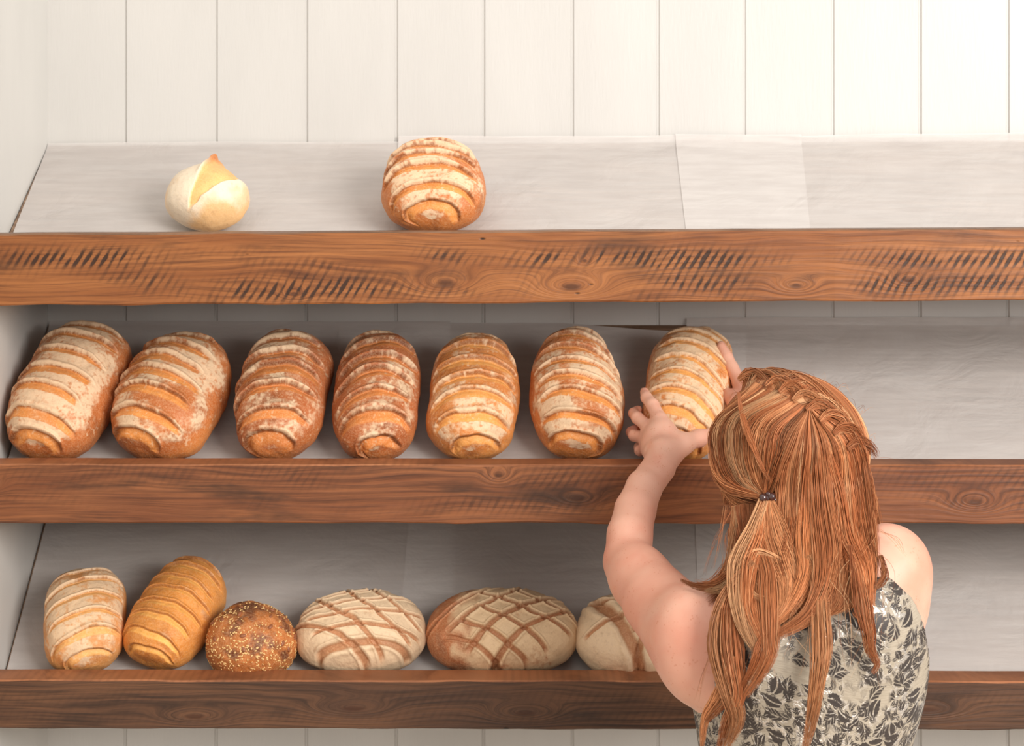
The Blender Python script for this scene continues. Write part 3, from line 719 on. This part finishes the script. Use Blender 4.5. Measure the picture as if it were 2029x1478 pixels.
def mat_dress():
    m, t, b = new_mat('brocade')
    a = node('ShaderNodeAttribute', attribute_name='flat'); s = node('ShaderNodeSeparateXYZ'); link(a.outputs['Vector'], s.inputs[0])
    u, v_ = N(s.outputs[0]), N(s.outputs[1])
    leaf = None; vein = None; cl = noise(vec(u, v_, 1.7), 17, 2, .5)
    def layer(scale, ox, L_, wd, thr, zz):
        vo = node('ShaderNodeTexVoronoi', voronoi_dimensions='2D'); link(vec(u+ox, v_+ox*.7, 0.), vo.inputs['Vector']); vo.inputs['Scale'].default_value = scale
        vo.inputs['Randomness'].default_value = .9
        ps = node('ShaderNodeSeparateXYZ'); link(vo.outputs['Position'], ps.inputs[0]); cs = node('ShaderNodeSeparateXYZ'); link(vo.outputs['Color'], cs.inputs[0])
        dx = (u+ox-N(ps.outputs[0]))*scale; dy = (v_+ox*.7-N(ps.outputs[1]))*scale
        ang = N(cs.outputs[0])*6.283; ca = N.m('COSINE', ang); sa = N.m('SINE', ang)
        lx = dx*ca+dy*sa; ly = dy*ca-dx*sa; ly = ly+lx*lx*.55-.05
        nn = (noise(vec(u, v_, zz), 330, 3)-.5)*.22
        taper = N.m('MAXIMUM', 1.0-(lx/L_)*(lx/L_), 0.0)*(1.0-lx*.6)
        d = N.m('ABSOLUTE', ly)-taper*wd+nn*.35+N.m('SINE', lx*34.0)*.018
        on = N.m('GREATER_THAN', N(cs.outputs[1]), thr)
        lf = sstep(d, -.02, .02, 1, 0)*on
        ve = sstep(N.m('ABSOLUTE', ly-nn*.15), .018, .05, 1, 0)*sstep(d, -.06, -.01, 1, 0)
        ri = sstep(N.m('SINE', (N.m('ABSOLUTE', ly)*1.3-lx)*26.0), .72, .92)*sstep(N(cs.outputs[2]), .35, .5)
        return lf*(1.0-N.m('MAXIMUM', ve, ri*.85))
    l1 = layer(36, .0, .52, .30, .10, 1.1); l2 = layer(62, .37, .50, .28, .15, 3.3); l3 = layer(100, .73, .48, .25, .15, 5.1)
    zone = sstep(cl, .38, .50)
    pat = N.m('MAXIMUM', N.m('MAXIMUM', l1, l2*zone), l3*zone)
    st = sstep(N.m('ABSOLUTE', noise(vec(u, v_, 9.1), 42, 3, .5, .6)-.5), .006, .016, 1, 0)*sstep(cl, .45, .6)
    pat = N.m('MAXIMUM', pat, st*.85)
    silv = sstep(noise(vec(u, v_, 4.4), 70, 3, .55, 1.2), .51, .58)*(1.0-pat)*sstep(cl, .40, .52)
    wv = noise(vec(u*60, v_*900, 2.), 1.0, 3, .6)
    ground = mixc(sstep(wv, .3, .7), L4(178, 166, 148), L4(156, 144, 126))
    c = mixc(pat, ground, mixc(sstep(wv, .35, .7), L4(48, 41, 38), L4(70, 60, 54))); c = mixc(silv, c, L4(216, 208, 198))
    link(c, b.inputs['Base Color']); link(silv*.85, b.inputs['Metallic'])
    link(.58-silv*.34-pat*.12, b.inputs['Roughness'])
    crink = noise(vec(u, v_, 7.7), 240, 3, .6, .6)
    bump(pat*.5+crink*silv*2.4+wv*.12+noise(vec(u, v_, .3), 120, 3)*.2, .5, .0014, b); return m
dv, dq = build_dress()
th_ = np.arctan2(dv[:,0]-TC[0], -(dv[:,1]-TC[1])); 
dress = np_mesh('dress', dv, dq, mat_dress(), person, uv=np.stack([th_*.135, dv[:,2]+.02*np.sin(th_*2), np.zeros(len(dv))], 1))
dress['label'] = 'sleeveless silver-grey brocade dress with black leaf pattern'

# ---- hair
HE_C = P(1567, 897, 2.53); HE_R = np.array([.107, .116, .110])
CAMP = np.array([0, CAMY, CAMZ])
def d_ell(px, py, grow=0.):
    d = P(px, py, 1.0)-CAMP; r = HE_R+grow; o = (CAMP-HE_C)/r; dd = d/r
    A = dd@dd; B = 2*o@dd; C = o@o-1; disc = B*B-4*A*C
    if disc < 0:                                          # just outside the outline: the nearest point of the rim
        return -B/(2*A)
    return (-B-math.sqrt(disc))/(2*A)
def d_back(px, py):
    D = np.interp(py, [880, 960, 1040, 1120, 1200, 1300, 1400, 1500], [2.50, 2.445, 2.405, 2.362, 2.325, 2.292, 2.286, 2.300])
    return D+.035*abs((px-1600)/185.)**2.4
def depth(px, py): 
    t = float(ss(900, 1060, py)); a = d_ell(px, py); b = d_back(px, py)
    return min(a, b)*(1-t)+b*t if py > 900 else a
from mathutils.bvhtree import BVHTree
BV = BVHTree.FromPolygons(bv.tolist()+dv.tolist(), bq.tolist()+(dq+len(bv)).tolist())
def d_body(px, py):
    d = P(px, py, 1.0)-CAMP; n = np.linalg.norm(d); h = BV.ray_cast(Vector(CAMP), Vector(d/n), 3.2)
    return 9. if h[0] is None else h[3]/n
def catmull(pts, n):
    pts = np.array(pts, float); p = np.vstack([2*pts[0]-pts[1], pts, 2*pts[-1]-pts[-2]]); seg = np.linalg.norm(np.diff(pts[:, :2], axis=0), axis=1)
    cum = np.concatenate([[0], np.cumsum(seg)]); out = []
    for s in np.linspace(0, cum[-1]*.99999, n):
        i = int(np.searchsorted(cum, s, side='right')-1); t = (s-cum[i])/seg[i]; a, b, c, d = p[i:i+4]
        out.append(.5*((2*b)+(c-a)*t+(2*a-5*b+4*c-d)*t*t+(3*b-a-3*c+d)*t**3))
    return np.array(out)
def guide(pts, n, off=0., dfun=depth):
    g = catmull([(p[0], p[1]) for p in pts], n); dd = [p[2] if len(p) > 2 else 0. for p in pts]
    D = np.array([min(dfun(a, b), d_body(a, b)-.0135) for a, b in g]); k = np.ones(5)/5
    if n > 8: D2 = np.convolve(np.pad(D, 2, mode='edge'), k, 'valid'); D = D2
    dz = np.interp(np.linspace(0, 1, n), np.linspace(0, 1, len(dd)), dd)
    return np.array([P(a, b, d+off+z) for (a, b), d, z in zip(g, D, dz)])
HV, HQ, HCOL = [], [], []; hcount = 0
hr = np.random.RandomState(12)
hair_pal = [lin(c) for c in ((192, 118, 74), (170, 98, 58), (218, 152, 104), (138, 75, 44), (238, 188, 140), (98, 52, 31), (204, 132, 84))]
hair_w = np.array([.26, .24, .18, .12, .08, .04, .08])
def emit(path, r0, tip, col, shade=None):
    global hcount
    n = len(path); t = np.gradient(path, axis=0); t /= np.linalg.norm(t, axis=1, keepdims=True)+1e-12
    a = np.cross(t, np.array([.3, 1., .1])); a /= np.linalg.norm(a, axis=1, keepdims=True)+1e-12; b = np.cross(t, a)
    s = np.linspace(0, 1, n); rad = r0*(1-(1-tip)*ss(.6, 1, s))*(.6+.4*ss(0, .08, s)); K = 3
    ang = np.arange(K)*2*math.pi/K+hr.rand()*6
    ring = path[:, None]+rad[:, None, None]*(a[:, None]*np.cos(ang)[None, :, None]+b[:, None]*np.sin(ang)[None, :, None])
    HV.append(ring.reshape(-1, 3)); i = np.arange(n-1)[:, None]*K+np.arange(K)[None]; j = np.arange(n-1)[:, None]*K+(np.arange(K)[None]+1) % K
    HQ.append((np.stack([i, j, j+K, i+K], -1).reshape(-1, 4))+hcount); hcount += n*K
    HCOL.append(np.repeat(col[None], n*K, 0))
def pick(): return hair_pal[hr.choice(len(hair_pal), p=hair_w)]*(.74+.28*hr.rand())
def wavy(n, amp, f0, ph): 
    s = np.linspace(0, 1, n); return amp*np.sin(f0*s*6.28+ph)
def sheet(guides, count, n=26, r0=.00042, layer=.010, jit=.0025, wave=.0015, tip=.3, off=0., endvar=.12, lockn=40, dfun=depth):
    G = np.array([guide(g, n, off, dfun) for g in guides]); m = len(G)
    nl = lockn; lockc = [pick()*(.62+.75*hr.rand()) for _ in range(nl)]; lockd = hr.rand(nl); lockph = hr.rand(nl)*6.28; lockf = .8+hr.rand(nl)*1.6
    lockt = (np.arange(nl)+.5)/nl+hr.uniform(-.3, .3, nl)/nl
    back = np.array([0, 1., 0])
    for _ in range(count):
        l = hr.randint(nl); t = np.clip(lockt[l]+hr.normal(0, .55/nl), 0, 1)*(m-1.0001); i = int(t); f = t-i
        p = G[i]*(1-f)+G[i+1]*f; s = np.linspace(0, 1, n)
        clump = ss(.1, .8, s)[:, None]; tl = np.clip(lockt[l], 0, 1)*(m-1.0001); i2 = int(tl); f2 = tl-i2; pc = G[i2]*(1-f2)+G[i2+1]*f2
        p = p+(pc-p)*clump*.25
        dep = (lockd[l]*.6+hr.rand()*.4)*layer
        p = p+back*dep
        wv = wavy(n, wave*(.4+hr.rand()), lockf[l], lockph[l]+hr.normal(0, .3))*ss(0, .3, s)
        p = p+np.array([1., 0, .2])*wv[:, None]+hr.normal(0, jit, 3)*ss(0, .5, s)[:, None]*(1-.4*ss(.8, 1, s))[:, None]
        cut = 1-endvar*hr.rand()
        if endvar > 0: p = np.stack([np.interp(s*cut, s, p[:, k]) for k in range(3)], 1)
        emit(p, r0*(.7+.6*hr.rand()), tip, lockc[l]*.7+pick()*.3)
def lock(pts, wpx, count=60, n=26, r0=.00042, off=0., flat=.45, taper=(.5, 1., .25), dfun=depth, bright=1., fr=.0012):
    g = guide(pts, n, off, dfun); s = np.linspace(0, 1, n); w = wpx/1500.*np.interp(s, [0, .45, 1], taper)
    base = pick()*bright; t = np.gradient(g, axis=0); side = np.cross(t, [0, 1., 0]); side /= np.linalg.norm(side, axis=1, keepdims=True)+1e-9
    for _ in range(count):
        a = hr.rand()*6.28; rr = math.sqrt(hr.rand()); tw = hr.uniform(-.4, .4)
        dx = rr*math.cos(a); dy = rr*math.sin(a)*flat
        ph = hr.rand()*6.28; wv = fr*np.sin(s*6.28*(1+hr.rand()*1.5)+ph)*ss(0, .3, s)
        p = g+side*(w*dx+wv)[:, None]+np.array([0, 1., 0])*(w*dy)[:, None]
        cut = 1-.14*hr.rand()**2; p = np.stack([np.interp(s*cut, s, p[:, k]) for k in range(3)], 1)
        emit(p, r0*(.7+.6*hr.rand()), .25, base*.6+pick()*.4*bright)
# under-layer volume so that no scalp shows through
def hair_core():
    F = Field((.15, -.60, 1.16), (.60, -.08, 1.66), .0042)
    F.ell(HE_C+np.array([0, .004, 0]), HE_R-.0095, .01)
    for (px, py, w_, D, r) in ((1580, 1010, 76, 2.50, .043), (1592, 1080, 88, 2.45, .036), (1590, 1140, 95, 2.405, .028), (1580, 1185, 85, 2.375, .020)):
        F.cap(P(px-w_, py, D+.02), P(px+w_, py, D+.02), r, r, .03)
    # leave the face free
    F.ell(HP(.0, .085, -.05), (.088, .075, .10), .012, RH, cut=True)
    F.ell(P(1418, 985, 2.55), (.026, .08, .040), .01, cut=True)
    v, q = F.mesh(); return smooth_verts(v, q, 2), q
cv, cq = hair_core()
HV.append(cv); HQ.append(cq+hcount); hcount += len(cv); HCOL.append(np.repeat((lin((140, 70, 30)))[None], len(cv), 0))
# right and back fall
sheet([[(1602, 812), (1572, 862), (1552, 930), (1546, 1000), (1545, 1080), (1530, 1160), (1490, 1225)],
       [(1603, 812), (1590, 870), (1580, 950), (1578, 1040), (1585, 1120), (1575, 1190), (1540, 1250)],
       [(1605, 812), (1615, 880), (1615, 960), (1618, 1050), (1628, 1120), (1625, 1190), (1585, 1245)],
       [(1607, 812), (1645, 880), (1652, 970), (1655, 1060), (1668, 1140), (1660, 1200), (1630, 1225)],
       [(1609, 810), (1678, 875), (1692, 965), (1700, 1060), (1712, 1130), (1700, 1190), (1680, 1210)],
       [(1612, 806), (1698, 868), (1718, 950), (1730, 1040), (1738, 1110), (1728, 1170), (1715, 1200)]], 5200, n=30, wave=.0022, lockn=46)
sheet([[(1660, 850), (1702, 900), (1722, 970), (1735, 1060), (1742, 1120), (1738, 1180)], [(1690, 860), (1716, 915), (1730, 985), (1742, 1060), (1745, 1110), (1742, 1150)]], 350, n=22, off=.02, lockn=8, endvar=.3)
# swept back to the clip
CLP = (1518, 980)
sheet([[(1604, 813), (1580, 850), (1560, 900), (1542, 945), (1524, 978, .0)],
       [(1592, 804), (1548, 848), (1530, 900), (1524, 945), (1520, 978)],
       [(1572, 790), (1502, 836), (1490, 893), (1498, 948), (1516, 979)],
       [(1548, 777), (1465, 826), (1448, 892), (1470, 952), (1512, 981)],
       [(1520, 765), (1434, 832), (1422, 898), (1446, 956), (1508, 983)],
       [(1496, 758), (1420, 842), (1414, 900), (1436, 962), (1506, 986)]], 4200, n=26, wave=.0018, lockn=42, tip=1., endvar=0)
sheet([[(1440, 800), (1418, 880), (1424, 930), (1452, 985), (1500, 1000)], [(1436, 830), (1416, 890), (1430, 950), (1462, 1000), (1500, 1010)]], 260, n=20, off=.012, lockn=8, endvar=0)
# the sides of the head, turned away from the camera
for a0, a1, cnt, zl in ((48, 150, 3000, .30), (-62, -100, 500, .10)):
    locks = [(pick()*(.62+.75*hr.rand()), hr.rand()*6.28) for _ in range(24)]
    for _ in range(cnt):
        u = hr.rand(); az = R_(a0+(a1-a0)*u); lc, ph = locks[int(u*23.99)]; el = np.radians(np.linspace(86, -28, 20)); rr = HE_R-.0075+.006*hr.rand()
        p = HE_C+np.stack([rr[0]*math.sin(az)*np.cos(el), -rr[1]*math.cos(az)*np.cos(el), rr[2]*np.sin(el)], 1)
        q = p[-1]+np.linspace(.1, 1, 8)[:, None]*np.array([-.012*math.copysign(1, az), -.025, -1.])*(zl*(.4+.25*hr.rand())*(1 if a0 > 0 else .3))
        p = np.vstack([p, q]); n_ = len(p); p[:, 0] += wavy(n_, .0015, 1.5, ph)*ss(0, .4, np.linspace(0, 1, n_)); emit(p, .0004, .3, lc*.7+pick()*.3)
# across the parting, rolled towards the braid
sheet([[(1470, 775), (1482, 742), (1512, 742), (1545, 760), (1575, 775)],
       [(1505, 768), (1535, 738), (1575, 744), (1610, 768), (1640, 795)],
       [(1540, 778), (1578, 750), (1622, 768), (1655, 800), (1678, 835)],
       [(1575, 792), (1618, 776), (1660, 808), (1688, 846), (1700, 880)],
       [(1604, 812), (1650, 812), (1688, 850), (1708, 895), (1720, 950)]], 2200, n=22, wave=.0012, lockn=26, off=-.004, layer=.012)
for k in range(9):                                            # turns of the braid along the outline
    t = k/8.; bx = 1490+215*t; by = 745+10*t+125*t**1.8
    lock([(bx-26, by+8), (bx-6, by-5), (bx+20, by+6), (bx+34, by+26)], 15, 50, n=12, off=-.003, taper=(.4, 1., .5))
# beneath the clip: hair falling from behind the ear
sheet([[(1450, 1005), (1452, 1060), (1440, 1120), (1415, 1155), (1370, 1150)],
       [(1470, 1000), (1472, 1070), (1462, 1130), (1445, 1180), (1432, 1240)],
       [(1495, 1000), (1500, 1080), (1492, 1150), (1478, 1210), (1470, 1280)],
       [(1530, 1000), (1535, 1080), (1535, 1150), (1520, 1220), (1505, 1270)],
       [(1560, 1000), (1562, 1080), (1562, 1150), (1550, 1210), (1530, 1240)]], 2200, n=26, off=.012, wave=.004, lockn=26, endvar=.25)
LK = [ # pixel path, width, strands, brightness
 ([(1520, 992), (1502, 1050), (1478, 1110), (1470, 1180), (1478, 1240), (1500, 1290)], 34, 170, 1.05),
 ([(1520, 992), (1512, 1060), (1494, 1120), (1488, 1190), (1500, 1240), (1516, 1278)], 26, 130, 1.25),
 ([(1522, 992), (1530, 1050), (1545, 1100), (1560, 1150), (1556, 1200), (1528, 1235)], 28, 140, 1.1),
 ([(1524, 990), (1545, 1040), (1562, 1100), (1570, 1160), (1552, 1215), (1520, 1240)], 18, 90, .95),
 ([(1518, 992), (1510, 1070), (1525, 1130), (1527, 1190), (1527, 1238), (1524, 1296), (1504, 1338), (1475, 1380)], 24, 120, .95),
 ([(1500, 1120), (1462, 1160), (1436, 1215), (1431, 1276), (1437, 1325), (1451, 1383), (1460, 1430), (1436, 1485)], 30, 150, .9),
 ([(1490, 1130), (1450, 1190), (1448, 1250), (1455, 1320), (1462, 1380), (1440, 1430), (1425, 1490)], 22, 110, 1.05),
 ([(1455, 1300), (1436, 1345), (1418, 1385), (1396, 1424), (1391, 1485)], 12, 60, 1.1),
 ([(1455, 1330), (1448, 1375), (1420, 1410), (1398, 1432)], 9, 40, 1.15),
 ([(1560, 1120), (1500, 1100), (1478, 1140), (1490, 1180), (1530, 1190)], 16, 70, 1.25),
 ([(1600, 1100), (1620, 1160), (1625, 1212), (1628, 1282), (1619, 1354), (1608, 1426), (1594, 1490)], 22, 120, .95),
 ([(1690, 1080), (1703, 1160), (1712, 1212), (1722, 1258), (1724, 1287), (1738, 1316), (1728, 1334)], 19, 100, 1.15),
 ([(1690, 980), (1700, 1060), (1718, 1130), (1722, 1200), (1716, 1250)], 20, 90, 1.2),
 ([(1640, 900), (1660, 980), (1672, 1060), (1700, 1120), (1705, 1180), (1696, 1225)], 22, 110, 1.3),
 ([(1620, 900), (1628, 1000), (1640, 1090), (1632, 1160), (1600, 1220), (1555, 1250), (1530, 1262)], 30, 150, 1.1),
 ([(1600, 950), (1598, 1050), (1600, 1130), (1575, 1190), (1540, 1230), (1515, 1236)], 24, 110, 1.2),
 ([(1580, 980), (1572, 1060), (1560, 1130), (1582, 1180), (1560, 1225)], 20, 90, .9),
 ([(1480, 1080), (1460, 1125), (1425, 1158), (1385, 1162), (1348, 1148)], 13, 60, .75),
 ([(1485, 1100), (1462, 1140), (1430, 1166), (1395, 1170)], 12, 55, .7),
 ([(1745, 1100), (1752, 1140), (1735, 1165), (1715, 1175)], 8, 30, 1.),
 ([(1463, 777), (1470, 820), (1490, 880), (1512, 930), (1527, 955)], 6, 36, 1.0),
 ([(1530, 1240), (1510, 1275), (1495, 1320), (1470, 1360)], 13, 55, 1.),
]
for pts, wd, cnt, br in LK:
    if pts[0][1] < 1000 and pts[0][0] > 1570: pts = [pts[0]+(.016,)]+[p+(.004,) if i == 0 else p+(0.,) for i, p in enumerate(pts[1:])]
    lock(pts, wd, int(cnt*1.35), n=30, off=-.006, bright=br, taper=(.7, 1., .25) if pts[0][1] < 1000 and pts[0][0] > 1570 else (.5, 1., .25))
# stray hairs
for k in range(55):
    a = hr.rand()*math.pi*1.15-.15; rx, ry = 165, 160; x0 = 1568+rx*math.cos(a)*.93; y0 = 895-ry*math.sin(a)*.93
    if x0 < 1440 and y0 > 830: continue
    dx, dy = hr.normal(0, 26), hr.normal(0, 14)-4
    p = guide([(x0, y0), (x0+dx*.5+10*math.cos(a), y0+dy*.5-10*math.sin(a)), (x0+dx+6*math.cos(a), y0+dy+8)], 10, .03); emit(p, .00018, .3, pick())
for k in range(70):
    x0 = hr.uniform(1430, 1740); y0 = hr.uniform(1000, 1150); p = guide([(x0, y0), (x0+hr.normal(0, 10), y0+50), (x0+hr.normal(0, 26), y0+110), (x0+hr.normal(0, 34), y0+hr.uniform(150, 230))], 16, -.008); emit(p, .0002, .3, pick())
for pts in ([(1440, 1000), (1425, 1080), (1412, 1130)], [(1450, 1010), (1420, 1060), (1400, 1120), (1395, 1140)], [(1722, 950), (1735, 990), (1734, 1040)], [(1740, 1050), (1775, 1070), (1795, 1100)], [(1478, 770), (1462, 745), (1490, 738)], [(1430, 1240), (1405, 1300), (1392, 1340), (1380, 1390)]):
    for k in range(5): emit(guide([(a+hr.normal(0, 3), b+hr.normal(0, 3)) for a, b in pts], 14, -.004), .0002, .3, pick())
def mat_hair():
    m, t, b = new_mat('red_hair'); a = node('ShaderNodeVertexColor', layer_name='albedo'); link(a.outputs[0], b.inputs['Base Color'])
    b.inputs['Roughness'].default_value = .38; b.inputs['Specular IOR Level'].default_value = .45; b.inputs['Specular Tint'].default_value = (1, .8, .6, 1)
    return m
hair = np_mesh('hair', np.concatenate(HV), np.concatenate(HQ), mat_hair(), person, col=np.clip(np.concatenate(HCOL), 0, 1))
hair['label'] = 'long wavy copper-red hair, half tied back'
# ---- hair clip
m_, t_, b_ = new_mat('dark_glossy_bead'); b_.inputs['Base Color'].default_value = L4(62, 34, 30); b_.inputs['Roughness'].default_value = .12; b_.inputs['Coat Weight'].default_value = .6
bm = bmesh.new()
Dk = depth(1518, 985)-.012
for (px, py, r, dz) in ((1512, 986, .0058, 0), (1529, 984, .0056, 0), (1521, 987, .0040, .001), (1522, 979, .0038, .001), (1534, 990, .0036, .002), (1516, 993, .0030, .002)):
    bmesh.ops.create_uvsphere(bm, u_segments=20, v_segments=14, radius=r, matrix=Matrix.Translation(V(px, py, Dk+dz)))
bm_obj('hair_clip', bm, m_, person, True)
